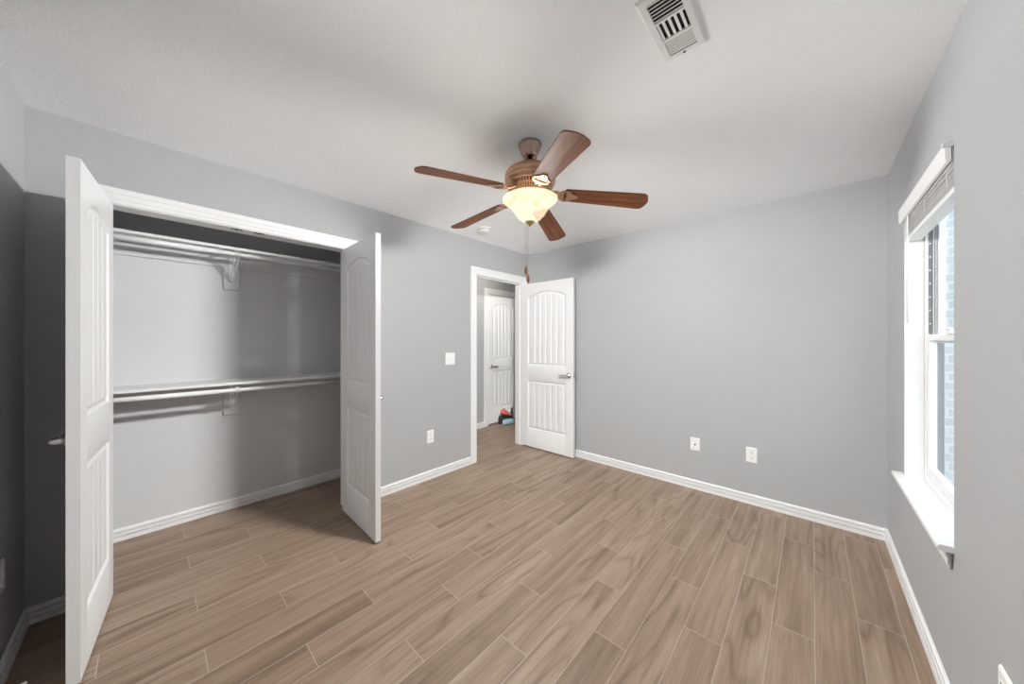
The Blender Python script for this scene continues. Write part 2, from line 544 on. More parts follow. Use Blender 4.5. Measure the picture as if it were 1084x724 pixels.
# ------------------------------------------------------------------ door casings and jambs
CASP = [(0.0, 0.0), (0.0, 0.009), (0.004, 0.011), (0.018, 0.0115), (0.021, 0.0095), (0.024, 0.0125), (0.046, 0.014), (0.049, 0.012),
        (0.052, 0.015), (0.074, 0.017), (0.080, 0.016), (0.083, 0.012), (0.083, 0.0)]
def casing(name, x, sgn, y0, y1, z1, label, rev=0.005):
    y0 -= rev; y1 += rev; z1 += rev
    bm = bmesh.new()
    sweep(bm, CASP, [lambda w_, t: (x + sgn * t, y0 - w_, 0.0), lambda w_, t: (x + sgn * t, y0 - w_, z1 + w_),
                     lambda w_, t: (x + sgn * t, y1 + w_, z1 + w_), lambda w_, t: (x + sgn * t, y1 + w_, 0.0)])
    return struct(name, bm, M['trim'], label)
def jamb(name, x0, x1, y0, y1, z1, label, stop=None, t=0.018):
    bm = bmesh.new()
    add_box(bm, (x0, y0 - t, 0), (x1, y0, z1 + t))
    add_box(bm, (x0, y1, 0), (x1, y1 + t, z1 + t))
    add_box(bm, (x0, y0, z1), (x1, y1, z1 + t))
    if stop:
        a, b = stop; d = 0.011
        add_box(bm, (a, y0, 0), (b, y0 + d, z1)); add_box(bm, (a, y1 - d, 0), (b, y1, z1)); add_box(bm, (a, y0, z1 - d), (b, y1, z1))
    return struct(name, bm, M['trim'], label)
casing('trim_1', XL, 1, CL0, CL1, CLH, 'white casing round the closet')
cj = jamb('trim_2', XL - WT, XL, CL0, CL1, CLH, 'white closet jamb')
casing('trim_3', XL, 1, DR0, DR1, DRH, 'white casing round the bedroom doorway')
casing('trim_7', XL - WT, -1, DR0, DR1, DRH, 'white casing on the hall side of the doorway')
jamb('trim_4', XL - WT, XL, DR0, DR1, DRH, 'white jamb of the bedroom doorway', stop=(XL - 0.075, XL - 0.038))
casing('trim_5', HX, 1, HD0, HD1, 2.055, 'white casing round the hall door')
for yy in (0.38, 0.497):         # ball catch plates in the closet head
    bm = box((XL - 0.026, yy - 0.028, CLH - 0.0025), (XL - 0.004, yy + 0.028, CLH), 0.0008)
    add_lathe(bm, [(0.007, CLH - 0.0075), (0.009, CLH - 0.0025)], center=(XL - 0.015, yy, 0), n=14)
    o = link('ball_catch_plate', bm, M['dark_metal'], cj); o['label'] = 'dark metal ball catch plate'

# ------------------------------------------------------------------ panel doors
def door_depth(x, z, Wd, Hd, panels, grooves):
    h = 0.0
    for (x0, x1, z0, z1, rise) in panels:
        if not (x0 < x < x1 and z0 < z < z1 + rise):
            continue
        u = (x - (x0 + x1) / 2) / ((x1 - x0) / 2)
        zt = z1 + rise * (1 - u * u) if rise else z1
        sl = abs(2 * rise * u / ((x1 - x0) / 2)) if rise else 0
        d = min(x - x0, x1 - x, z - z0, (zt - z) / math.sqrt(1 + sl * sl))
        if d <= 0:
            continue
        def ss(a, b, t):
            t = max(0, min(1, (t - a) / (b - a))); return t * t * (3 - 2 * t)
        h = -0.011 * ss(0, 0.012, d) + 0.007 * ss(0.017, 0.034, d)
        if d > 0.030:
            for gx in grooves:
                q = abs(x - gx)
                if q < 0.0068:
                    h -= 0.0060 * (1 - q / 0.0068) * ss(0.030, 0.038, d)
    return h

def door_mesh(Wd, stile, ngroove, Hd=2.03, th=0.035):
    x0, x1 = stile, Wd - stile
    panels = [(x0, x1, 1.015, 1.855, 0.065), (x0, x1, 0.225, 0.825, 0.0)]
    fx0, fx1 = x0 + 0.034, x1 - 0.034
    grooves = [fx0 + (fx1 - fx0) * i / ngroove for i in range(1, ngroove)]
    xs = {0.0, Wd}
    for c, s in ((x0, 1), (x1, -1)):
        for d in (0, .003, .006, .009, .012, .017, .022, .026, .030, .034, .038):
            xs.add(round(c + s * d, 5))
    for gx in grooves:
        for d in (-.0069, -.0034, 0, .0034, .0069):
            xs.add(round(gx + d, 5))
    xs = sorted(xs)
    full = [xs[0]]
    for a in xs[1:]:             # fill the wide gaps
        g = a - full[-1]
        k = max(1, int(g / 0.020))
        st = full[-1]
        for i in range(1, k + 1):
            full.append(st + g * i / k)
    xs = full
    zs = {0.0, Hd}
    for (a, b, z0, z1, rise) in panels:
        for d in (0, .003, .006, .009, .012, .017, .022, .026, .030, .034, .038):
            zs.add(round(z0 + d, 5))
            if not rise:
                zs.add(round(z1 - d, 5))
        if rise:
            k = 38
            for i in range(k + 1):
                zs.add(round(z1 - 0.045 + (rise + 0.046) * i / k, 5))
    zs = sorted(zs)
    bm = bmesh.new()
    vx = []
    for side in (1, -1):
        grid = [[bm.verts.new((x, side * (th / 2 + door_depth(x, z, Wd, Hd, panels, grooves)), z)) for x in xs] for z in zs]
        for j in range(len(zs) - 1):
            for i in range(len(xs) - 1):
                q = (grid[j][i], grid[j][i + 1], grid[j + 1][i + 1], grid[j + 1][i])
                f = bm.faces.new(q if side < 0 else q[::-1]); f.smooth = True
        vx.append(grid)
    A, B = vx
    nz_, nx_ = len(zs), len(xs)
    for j in range(nz_ - 1):
        bm.faces.new((A[j][0], A[j + 1][0], B[j + 1][0], B[j][0])); bm.faces.new((A[j][-1], B[j][-1], B[j + 1][-1], A[j + 1][-1]))
    for i in range(nx_ - 1):
        bm.faces.new((A[0][i], B[0][i], B[0][i + 1], A[0][i + 1])); bm.faces.new((A[-1][i], A[-1][i + 1], B[-1][i + 1], B[-1][i]))
    return bm

def set_sharp(o, ang=30):
    me = o.data
    bm = bmesh.new(); bm.from_mesh(me)
    for e in bm.edges:
        if len(e.link_faces) == 2 and e.calc_face_angle(0) > math.radians(ang):
            e.smooth = False
    bm.to_mesh(me); bm.free()

def lever(parent, x, z, side, th, toward, name='door_handle'):
    """lever set on one face (side = +1/-1 in local y); toward = -1 points to the hinge"""
    y0 = side * th / 2
    bm = bmesh.new()
    pts = smooth_path([(x, y0 + side * 0.012, z), (x, y0 + side * 0.038, z), (x + toward * 0.022, y0 + side * 0.047, z + 0.002),
                       (x + toward * 0.06, y0 + side * 0.046, z + 0.005), (x + toward * 0.095, y0 + side * 0.044, z - 0.004),
                       (x + toward * 0.112, y0 + side * 0.044, z - 0.001)], 5)
    n = len(pts)
    rad = [0.0115 if i < n * 0.3 else 0.0095 - 0.003 * (i / n) for i in range(n)]
    add_tube(bm, pts, 0.01, n=14, radii=rad)
    h = link(name, bm, M['nickel'], parent); h['label'] = 'satin nickel lever handle'
    bm = lathe([(0.033, y0), (0.033, y0 + side * 0.004), (0.030, y0 + side * 0.009), (0.020, y0 + side * 0.013), (0.013, y0 + side * 0.020)],
               center=(x, 0, z), axis='Y', n=32)
    link('rosette', bm, M['nickel'], h)
    return h

def hinge(parent, y, z, r=0.0065, x=-0.002):
    bm = lathe([(r * 0.6, z - 0.050), (r, z - 0.046), (r, z + 0.046), (r * 0.6, z + 0.050)], center=(x, y, 0), n=14)
    for sg in (-1, 1):
        add_box(bm, (x - 0.002, min(y, y - sg * 0.0), z - 0.044), (x + 0.010, y + 0.004, z + 0.044)) if sg > 0 else None
    o = link('hinge', bm, M['nickel'], parent); return o

def make_door(name, Wd, stile, ng, loc, rz, label, cat='door', levers=((1, -1),), pin=-1, latch=True, lx=0.062, lz=0.92):
    th = 0.035
    r = empty(name, loc, rz); tag(r, label, cat, None, 'structure')
    s = link('door_slab', door_mesh(Wd, stile, ng), M['door'], r)
    set_sharp(s, 40)
    for side, tow in levers:
        lever(r, Wd - lx, lz, side, th, tow)
    if latch:
        bm = box((Wd - 0.001, -0.012, lz - 0.028), (Wd + 0.0012, 0.012, lz + 0.028), 0.0004)
        add_box(bm, (Wd, -0.007, lz - 0.010), (Wd + 0.009, 0.007, lz + 0.010), 0, 0.002)
        o = link('latch_plate', bm, M['nickel'], r)
    for z in (0.20, 1.02, 1.83):
        hinge(r, pin * (th / 2 + 0.003), z)
    return r
GAP = 0.012
# bedroom door swung 90 degrees against the far wall; local x = along the slab from the hinge
make_door('door_1', 0.762, 0.108, 6, (XL - 0.013, 3.2135, GAP), math.radians(0.6),
          'open white two-panel door with lever, swung back in the far corner', levers=((-1, -1), (1, -1)), pin=1)
# closet doors
make_door('door_2', 0.605, 0.098, 4, (XL + 0.030, -0.1435, GAP), math.radians(-5.0),
          'open white closet door nearest the dark corner wall', levers=((-1, -1),), pin=-1, latch=False, lz=0.932)
make_door('door_3', 0.605, 0.098, 4, (XL + 0.018, 1.0335, GAP), math.radians(-2.0),
          'open white closet door between closet shelves and light switch', levers=((1, -1),), pin=1, latch=False, lz=0.932)
# hall door, closed in its casing
hd = make_door('door_4', HD1 - HD0 - 0.006, 0.105, 5, (HX - 0.012, HD1 - 0.003, 0.022), -PI / 2,
               'closed white two-panel door across the hall', levers=((1, -1),), pin=1, lz=0.90)
bm = bmesh.new()
add_box(bm, (HX - 0.05, HD0 - 0.02, 0), (HX + 0.003, HD0, 2.075)); add_box(bm, (HX - 0.05, HD1, 0), (HX + 0.003, HD1 + 0.02, 2.075))
add_box(bm, (HX - 0.05, HD0, 2.055), (HX + 0.003, HD1, 2.075))
struct('trim_8', bm, M['trim'], 'white jamb of the hall door')

# cut the hall side wall round its door
o = bpy.data.objects['wall_hall_side']
bm = bmesh.new()
for y0, y1, z0, z1 in ((CY1, HD0 - 0.02, 0, H), (HD1 + 0.02, HALL_END, 0, H), (HD0 - 0.02, HD1 + 0.02, 2.075, H)):
    add_box(bm, (HX - 0.11, y0, z0), (HX, y1, z1))
add_box(bm, (HX - 0.13, HD0 - 0.05, 0), (HX - 0.11, HD1 + 0.05, H))
bm.to_mesh(o.data); bm.free()

# ------------------------------------------------------------------ window
wn = empty('window_1', (0, 0, 0)); tag(wn, 'white single-hung window in the right wall', 'window', None, 'structure')
FX0, FX1 = 0.446, 0.508
bm = bmesh.new()                 # outer frame
fw = 0.030
add_box(bm, (FX0, WN0, WNB), (FX1, WN0 + fw, WNT)); add_box(bm, (FX0, WN1 - fw, WNB), (FX1, WN1, WNT))
add_box(bm, (FX0, WN0 + fw, WNB), (FX1, WN1 - fw, WNB + fw)); add_box(bm, (FX0, WN0 + fw, WNT - fw), (FX1, WN1 - fw, WNT))
link('window_frame', bm, M['vinyl'], wn)
def sash(x0, x1, z0, z1, sw, br, tr):
    y0, y1 = WN0 + fw + 0.002, WN1 - fw - 0.002
    bm = bmesh.new()
    add_box(bm, (x0, y0, z0), (x1, y0 + sw, z1), 0, 0.003); add_box(bm, (x0, y1 - sw, z0), (x1, y1, z1), 0, 0.003)
    add_box(bm, (x0, y0 + sw, z0), (x1, y1 - sw, z0 + br), 0, 0.003); add_box(bm, (x0, y0 + sw, z1 - tr), (x1, y1 - sw, z1), 0, 0.003)
    s = link('sash', bm, M['vinyl'], wn)
    xm = (x0 + x1) / 2
    link('glass_pane', box((xm - 0.003, y0 + sw - 0.006, z0 + br - 0.006), (xm + 0.003, y1 - sw + 0.006, z1 - tr + 0.006)), M['glass'], s)
    return s
lo_s = sash(0.452, 0.478, WNB + fw, 1.365, 0.032, 0.045, 0.030)
up_s = sash(0.483, 0.504, 1.325, WNT - fw, 0.032, 0.032, 0.040)
for yy in (WN1 - fw, WN0 + fw):
    s = -1 if yy > 2.3 else 1
    bm = bmesh.new()
    for xa_ in (0.4685, 0.4765):
        add_box(bm, (xa_, min(yy, yy + s * 0.010), 1.37), (xa_ + 0.004, max(yy, yy + s * 0.010), WNT - fw - 0.01), 0, 0.001)
    link('guide_rib', bm, M['slat'], wn)
    bm = box((0.4835, min(yy, yy + s * 0.004), WNB + fw), (0.5065, max(yy, yy + s * 0.004), 1.322), 0.001)
    link('screen_track', bm, M['grey_vinyl'], wn)
    bm = box((0.455, min(yy, yy + s * 0.005), 1.37), (0.466, max(yy, yy + s * 0.005), WNT - fw - 0.01))
    t = link('balance_track', bm, M['grey_vinyl'], wn)
    bm = bmesh.new()
    for k in range(9):
        z = 1.42 + k * 0.07
        add_box(bm, (0.456, min(yy + s * 0.005, yy + s * 0.0065), z), (0.462, max(yy + s * 0.005, yy + s * 0.008), z + 0.008))
    link('track_notches', bm, M['slat'], t)
bm = box((0.440, 2.33, 1.365), (0.470, 2.39, 1.380), 0.004)      # sash lock
add_tube(bm, [(0.452, 2.36, 1.380), (0.452, 2.36, 1.388), (0.444, 2.385, 1.390)], 0.005)
link('sash_lock', bm, M['vinyl'], lo_s)

# sill board with nosing and apron under it
bm = bmesh.new()
NX, NT = 0.334, WNB
a0, a1 = WN0 - 0.006, WN1 + 0.045
out = [(0.446, WN0), (0.446, WN1), (XR, WN1), (XR, a1), (NX + 0.004, a1), (NX, a1 - 0.004), (NX, a0 + 0.004), (NX + 0.004, a0), (XR, a0), (XR, WN0)]
add_prism(bm, out, NT - 0.022, NT)
es = [e for e in bm.edges if all(abs(v.co.x - NX) < 0.006 for v in e.verts) and abs(e.verts[0].co.z - e.verts[1].co.z) < 1e-5]
bmesh.ops.bevel(bm, geom=es, offset=0.008, segments=3, profile=0.5, affect='EDGES')
sb = link('sill_board', bm, M['sill'], wn)
bm = bmesh.new()
AP = [(0.0, 0.0), (0.0, -0.062), (0.004, -0.066), (0.008, -0.064), (0.010, -0.050), (0.014, -0.046), (0.014, -0.022), (0.019, -0.018), (0.019, 0.0)]
sweep(bm, AP, [lambda d, z: (XR - d, a0 + 0.022 - d, NT - 0.022 + z), lambda d, z: (XR - d, a1 - 0.022 + d, NT - 0.022 + z)])
link('sill_apron', bm, M['sill'], wn)

# raised blind under its valance
bl = empty('window_blind', (0.40, 2.36, WNT)); tag(bl, 'raised white slat blind stacked under its valance at window head', 'blind')
def lb(name, bm, mat, par=bl):
    bmesh.ops.translate(bm, verts=bm.verts[:], vec=(-0.40, -2.36, -WNT))
    o = link(name, bm, mat, par); return o
bm = bmesh.new()
VP = [(0.360, 1.983), (0.366, 1.980), (0.371, 1.983), (0.371, 2.052), (0.366, 2.056), (0.358, 2.056), (0.354, 2.048), (0.357, 2.038), (0.357, 1.998)]
sweep(bm, VP, [lambda x, z: (x, WN0 + 0.008, z), lambda x, z: (x, WN1 + 0.010, z)])
val = lb('valance', bm, M['valance'])
bm = bmesh.new()
add_box(bm, (0.357, WN0 + 0.004, 2.034), (0.400, WN0 + 0.008, 2.052)); add_box(bm, (0.350, WN0 + 0.006, 2.036), (0.357, WN0 + 0.016, 2.054), 0, 0.002)
lb('valance_clip', bm, M['slat'])
lb('head_rail', box((0.374, WN0 + 0.012, 1.975), (0.432, WN1 - 0.012, 2.052)), M['valance'])
ns = 26
random.seed(3)
for k in range(ns):
    z = 1.893 + k * (1.975 - 1.893) / ns
    dx = random.uniform(-0.0015, 0.0015); dy = random.uniform(-0.002, 0.002)
    bm = bmesh.new()
    pr = [(0.380 + dx, 0.0), (0.393 + dx, 0.0012), (0.406 + dx, 0.0016), (0.419 + dx, 0.0012), (0.431 + dx, 0.0), (0.431 + dx, 0.0022), (0.419 + dx, 0.0036), (0.406 + dx, 0.004), (0.393 + dx, 0.0036), (0.380 + dx, 0.0022)]
    sweep(bm, pr, [lambda x, q, z=z, dy=dy: (x, WN0 + 0.014 + dy, z + q * 0.8), lambda x, q, z=z, dy=dy: (x, WN1 - 0.014 + dy, z + q * 0.8)])
    lb('slat', bm, M['slat'])
lb('bottom_rail', box((0.379, WN0 + 0.013, 1.872), (0.432, WN1 - 0.013, 1.893), 0.004), M['valance'])
for yy in (2.02, 2.36, 2.70):    # ladder cords
    bm = tube([(0.3775, yy, 1.976), (0.377, yy + 0.004, 1.95), (0.3765, yy - 0.003, 1.92), (0.3775, yy, 1.888)], 0.0012, n=6)
    lb('ladder_cord', bm, M['valance'])
bm = bmesh.new()
add_tube(bm, [(0.366, 2.62, 2.000), (0.365, 2.621, 1.96), (0.364, 2.622, 1.425)], 0.0045, n=8, radii=[0.002, 0.0045, 0.0045])
lb('tilt_wand', bm, M['valance'])

# outside: brick wing of the house and the ground
struct('exterior_wall', box((OUT + 0.02, 4.55, -0.25), (7.0, 4.75, 2.9)), M['brick'], 'pale brick wall outside the window')
struct('exterior_ground', box((OUT, -14.0, -0.35), (16.0, 14.0, -0.25)), M['ground'], 'ground outside the window')
struct('exterior_fence', box((7.0, -14.0, -0.25), (7.2, 4.75, 1.6)), M['brick'], 'garden wall outside the window')

# ------------------------------------------------------------------ closet shelves, rods, brackets
SY0, SY1 = YR + 0.001, CY1 - 0.001
def closet_shelf(z_top, label):
    r = empty('closet_shelf', (CX0, 0.5, z_top)); tag(r, label, 'shelf')
    def q(bm): bmesh.ops.translate(bm, verts=bm.verts[:], vec=(-CX0, -0.5, -z_top)); return bm
    link('shelf_board', q(box((CX0, SY0, z_top - 0.019), (CX0 + 0.305, SY1, z_top), 0.0015)), M['trim'], r)
    link('cleat', q(box((CX0, SY0, z_top - 0.019 - 0.088), (CX0 + 0.018, SY1, z_top - 0.0195), 0.0015)), M['closet'], r)
closet_shelf(2.016, 'upper white closet shelf board near the head of the opening')
closet_shelf(1.030, 'lower white closet shelf board at waist height')
RX = CX0 + 0.298
def rod(z, label):
    r = empty('hanging_rod', (RX, 0.5, z)); tag(r, label, 'rod')
    bm = bmesh.new(); add_tube(bm, [(0, SY0 - 0.5, 0), (0, 0.33 - 0.5, 0)], 0.0155, n=20)
    link('rod_tube', bm, M['white_metal'], r)
    bm = bmesh.new(); add_tube(bm, [(0, 0.30 - 0.5, 0), (0, 0.31 - 0.5, 0), (0, SY1 - 0.5, 0)], 0.0135, n=20)
    link('inner_rod_tube', bm, M['white_metal'], r)
rod(1.968, 'white clothes rod under the upper closet shelf')
rod(0.972, 'white clothes rod under the lower closet shelf')
def bracket(zs, label):
    """zs: underside of the shelf"""
    yb = 0.44
    r = empty('shelf_bracket', (CX0, yb, zs)); tag(r, label, 'bracket')
    def q(bm): bmesh.ops.translate(bm, verts=bm.verts[:], vec=(-CX0, -yb, -zs)); return bm
    link('backing_board', q(box((CX0, yb - 0.048, zs - 0.262), (CX0 + 0.018, yb + 0.048, zs - 0.0885), 0.0015)), M['closet'], r)
    bm = bmesh.new()
    xw = CX0 + 0.0185
    add_box(bm, (xw, yb - 0.014, zs - 0.215), (xw + 0.003, yb + 0.014, zs), 0, 0.0008)      # wall leg
    add_box(bm, (xw, yb - 0.014, zs - 0.003), (CX0 + 0.285, yb + 0.014, zs - 0.0002), 0, 0.0008)      # arm under the shelf
    link('bracket_frame', q(bm), M['white_metal'], r)
    bm = bmesh.new()
    for s in (-1, 1):            # pressed brace, two ribs that meet at the foot
        pts = smooth_path([(xw + 0.004, yb + s * 0.004, zs - 0.205), (xw + 0.07, yb + s * 0.010, zs - 0.150), (CX0 + 0.20, yb + s * 0.011, zs - 0.070), (CX0 + 0.270, yb + s * 0.009, zs - 0.040)], 5)
        add_tube(bm, pts, 0.0045, n=8)
    link('brace', q(bm), M['white_metal'], r)
    rz = 1.968 if zs > 1.5 else 0.972
    bm = bmesh.new()             # hook round the rod
    pts = [(CX0 + 0.262, yb, zs - 0.002)]
    pts += [(RX + 0.0195 * math.cos(a), yb, rz + 0.0195 * math.sin(a)) for a in [math.radians(v) for v in range(160, 391, 15)]]
    for i in range(len(pts) - 1):
        pass
    pr = []
    hv = []
    for p in pts:
        hv.append([bm.verts.new((p[0], p[1] - 0.012, p[2])), bm.verts.new((p[0], p[1] + 0.012, p[2]))])
    for a, b in zip(hv, hv[1:]):
        bm.faces.new((a[0], a[1], b[1], b[0]))
    bmesh.ops.solidify(bm, geom=bm.faces[:], thickness=0.003)
    link('rod_hook', q(bm), M['white_metal'], r)
    bm = bmesh.new()
    for z in (0.110, 0.205):
        add_lathe(bm, [(0.0045, xw + 0.003), (0.0045, xw + 0.0055), (0.002, xw + 0.007)], center=(0, yb, zs - z), axis='X', n=10)
    link('screws', q(bm), M['slot'], r)['kind'] = 'stuff'
bracket(2.016 - 0.019, 'white metal bracket under the upper closet shelf')
bracket(1.030 - 0.019, 'white metal bracket under the lower closet shelf')

# ------------------------------------------------------------------ ceiling fan with light
FX, FY = -1.175, 1.443
fan = empty('ceiling_fan', (FX, FY, H))
tag(fan, 'five-blade wooden ceiling fan with lit frosted glass bowl', 'ceiling fan')
def Z(v): return v - H
def fl(prof, n=48): return lathe([(r, Z(z)) for r, z in prof], n=n)
link('canopy', fl([(0.0, 2.4399), (0.064, 2.4399), (0.066, 2.434), (0.065, 2.428), (0.062, 2.422), (0.050, 2.385), (0.043, 2.368), (0.037, 2.362), (0.033, 2.361), (0.031, 2.366), (0.0, 2.366)]), M['canopy'], fan)
link('downrod', fl([(0.0125, 2.40), (0.0125, 2.342), (0.020, 2.340), (0.020, 2.316), (0.0125, 2.314)], 24), M['canopy'], fan)
mh = link('motor_housing', fl([(0.0, 2.316), (0.045, 2.316), (0.062, 2.314), (0.088, 2.307), (0.111, 2.296), (0.128, 2.284), (0.137, 2.272), (0.142, 2.256), (0.1425, 2.248),
                      (0.139, 2.245), (0.139, 2.241), (0.1425, 2.238), (0.1425, 2.222), (0.139, 2.216), (0.134, 2.213), (0.134, 2.209), (0.128, 2.206), (0.0, 2.206)], 64), M['copper'], fan)
# pierced vent ring under the motor
bm = fl([(0.0, 2.206), (0.108, 2.206), (0.074, 2.164), (0.0, 2.164)], 48)
link('vent_core', bm, M['slot'], fan)
bm = bmesh.new()
nf = 48
for i in range(nf):
    a = 2 * PI * i / nf
    c, s = math.cos(a), math.sin(a)
    v = []
    for r_, z_, w_ in ((0.127, 2.2065, 0.0050), (0.088, 2.160, 0.0036)):
        for sg in (-1, 1):
            for dz in (0, 0.006):
                v.append(bm.verts.new((r_ * c - sg * w_ * s, r_ * s + sg * w_ * c, Z(z_ + dz - 0.003))))
    for q in ((0, 1, 3, 2), (4, 6, 7, 5), (0, 4, 5, 1), (2, 3, 7, 6), (0, 2, 6, 4), (1, 5, 7, 3)):
        bm.faces.new([v[k] for k in q])
add_lathe(bm, [(0.134, Z(2.210)), (0.136, Z(2.206)), (0.131, Z(2.202)), (0.123, Z(2.204))], n=64, cap=False)
add_lathe(bm, [(0.112, Z(2.188)), (0.110, Z(2.183)), (0.104, Z(2.181)), (0.106, Z(2.187))], n=64, cap=False)
add_lathe(bm, [(0.092, Z(2.166)), (0.094, Z(2.160)), (0.088, Z(2.153)), (0.0, Z(2.153))], n=64, cap=False)
link('vent_ring', bm, M['copper'], fan)
link('light_fitter', fl([(0.055, 2.156), (0.066, 2.155), (0.068, 2.154), (0.070, 2.146), (0.064, 2.142), (0.0, 2.142)]), M['copper'], fan)
# blades
def blade_outline():
    pts = []
    R0, R1, w0, w1, cr = 0.188, 0.637, 0.050, 0.064, 0.030
    pts += [(R0 + 0.012, -w0)]
    for k in range(7):           # tip corner
        a = -PI / 2 + (PI / 2) * k / 6
        pts.append((R1 - cr + cr * math.cos(a), -w1 + cr + cr * math.sin(a)))
    for k in range(1, 6):
        v = -w1 + cr + (2 * (w1 - cr)) * k / 6
        pts.append((R1 + 0.010 * (1 - (v / (w1 - cr)) ** 2), v))
    for k in range(7):
        a = (PI / 2) * k / 6
        pts.append((R1 - cr + cr * math.cos(a), w1 - cr + cr * math.sin(a)))
    pts += [(R0 + 0.012, w0)]
    for k in range(1, 8):        # rounded root
        v = w0 - 2 * w0 * k / 8
        pts.append((R0 + 0.012 - 0.012 * (1 - (v / w0) ** 2), v))
    return pts
ROOTZ, TIPZ = 2.150, 2.108
azs = [253.9 - 72 * i for i in range(5)]
tipz = [2.130, 2.110, 2.088, 2.096, 2.110]
rootz = [2.162, 2.148, 2.140, 2.148, 2.152]
for az, tz, ROOTZ in zip(azs, tipz, rootz):
    bm = bmesh.new()
    add_prism(bm, blade_outline(), -0.003, 0.003, bev=0.0012)
    ang = math.atan2(ROOTZ - tz, 0.637 - 0.188)
    b = link('blade', bm, M['blade'], fan)
    Rm = Matrix.Rotation(math.radians(az), 4, 'Z') @ Matrix.Translation((0.188, 0, Z(ROOTZ))) @ Matrix.Rotation(ang, 4, 'Y') @ Matrix.Rotation(math.radians(-12.5), 4, 'X') @ Matrix.Translation((-0.188, 0, 0))
    b.matrix_basis = Rm
    # iron: forked bracket screwed to the underside of the blade
    bm = bmesh.new()
    o1 = [(0.196, -0.040), (0.206, -0.046), (0.222, -0.040), (0.236, -0.022), (0.262, -0.012), (0.268, 0.0), (0.262, 0.012), (0.236, 0.022), (0.222, 0.040), (0.206, 0.046), (0.196, 0.040), (0.204, 0.018), (0.206, 0.0), (0.204, -0.018)]
    add_prism(bm, o1, -0.0085, -0.0035, bev=0.0012)
    o2 = [(0.150, -0.014), (0.172, -0.036), (0.188, -0.046), (0.200, -0.044), (0.190, -0.030), (0.186, -0.010), (0.186, 0.010), (0.190, 0.030), (0.200, 0.044), (0.188, 0.046), (0.172, 0.036), (0.150, 0.014)]
    add_prism(bm, o2, -0.010, -0.004, bev=0.0015)
    for s in (-1, 1):
        add_tube(bm, smooth_path([(0.098, s * 0.012, 0.016), (0.118, s * 0.016, 0.006), (0.140, s * 0.012, -0.004), (0.160, s * 0.018, -0.006)], 4), 0.0065, n=8)
    add_box(bm, (0.092, -0.012, 0.010), (0.160, 0.012, 0.014))
    for p in ((0.212, -0.030), (0.212, 0.030), (0.252, 0.0)):
        add_lathe(bm, [(0.0045, -0.0085), (0.0045, -0.0105), (0.002, -0.0115)], center=(p[0], p[1], 0), n=10)
    link('blade_iron', bm, M['copper'], b)
# bowl
BP = [(0.1535, 2.126), (0.1520, 2.122), (0.1460, 2.116), (0.135, 2.107), (0.122, 2.096), (0.110, 2.083), (0.098, 2.071), (0.087, 2.053), (0.076, 2.036), (0.063, 2.021), (0.047, 2.010), (0.026, 2.004), (0.008, 2.003)]
bm = bmesh.new()
add_lathe(bm, [(r, Z(z)) for r, z in BP], n=64, cap=False)
bw = link('glass_bowl', bm, M['bowl'], fan)
link('bowl_rim', fl([(0.1535, 2.126), (0.1545, 2.129), (0.1515, 2.131), (0.148, 2.128), (0.150, 2.124)]), M['bowl'], bw)
link('bulb_base', fl([(0.018, 2.146), (0.018, 2.120), (0.012, 2.116), (0.0, 2.116)], 24), M['white_plastic'], fan)
link('finial', fl([(0.0, 2.0045), (0.026, 2.0045), (0.027, 2.001), (0.022, 1.996), (0.013, 1.991), (0.009, 1.986), (0.006, 1.980), (0.0, 1.979)], 32), M['brass'], fan)
# chains with wooden fobs
for dx, dy, z0, zt in ((-0.0165, -0.0150, 1.995, 1.752), (-0.0080, -0.0075, 1.982, 1.706)):
    bm = bmesh.new()
    add_tube(bm, [(dx * 0.6, dy * 0.6, Z(z0)), (dx, dy, Z(z0 - 0.03)), (dx, dy, Z(zt))], 0.0011, n=6)
    k = 0
    z = z0 - 0.03
    while z > zt:
        add_lathe(bm, [(0.0, Z(z + 0.0018)), (0.0018, Z(z)), (0.0, Z(z - 0.0018))], center=(dx, dy, 0), n=6, cap=False)
        z -= 0.0075
    add_lathe(bm, [(0.0, Z(zt + 0.120)), (0.0035, Z(zt + 0.117)), (0.0035, Z(zt + 0.110)), (0.0, Z(zt + 0.107))], center=(dx, dy, 0), n=10)
    c = link('pull_chain', bm, M['chain'], fan)
    link('fob', lathe([(0.0015, Z(zt + 0.004)), (0.004, Z(zt)), (0.0075, Z(zt - 0.010)), (0.009, Z(zt - 0.022)), (0.0085, Z(zt - 0.034)), (0.005, Z(zt - 0.043)), (0.0015, Z(zt - 0.046))], center=(dx, dy, 0), n=18), M['fob'], c)
# the three bulbs of this fan
for k in range(3):
    a = math.radians(95 + 120 * k)
    L = bpy.data.lights.new('fan_bulb', 'POINT')
    L.energy = BULB; L.color = BULB_COL; L.shadow_soft_size = 0.06
    L.use_nodes = True           # gentle falloff: a bracketed exposure evens out the lamp's hot spot
    lt = L.node_tree
    fo = N(lt, 'ShaderNodeLightFalloff')
    fo.inputs['Strength'].default_value = 1.0
    lt.links.new(fo.outputs['Constant'], lt.nodes['Emission'].inputs['Strength'])
    lo = bpy.data.objects.new('fan_bulb', L); COL.objects.link(lo)
    lo.parent = fan
    lo.location = (0.060 * math.cos(a), 0.060 * math.sin(a), Z(2.080))

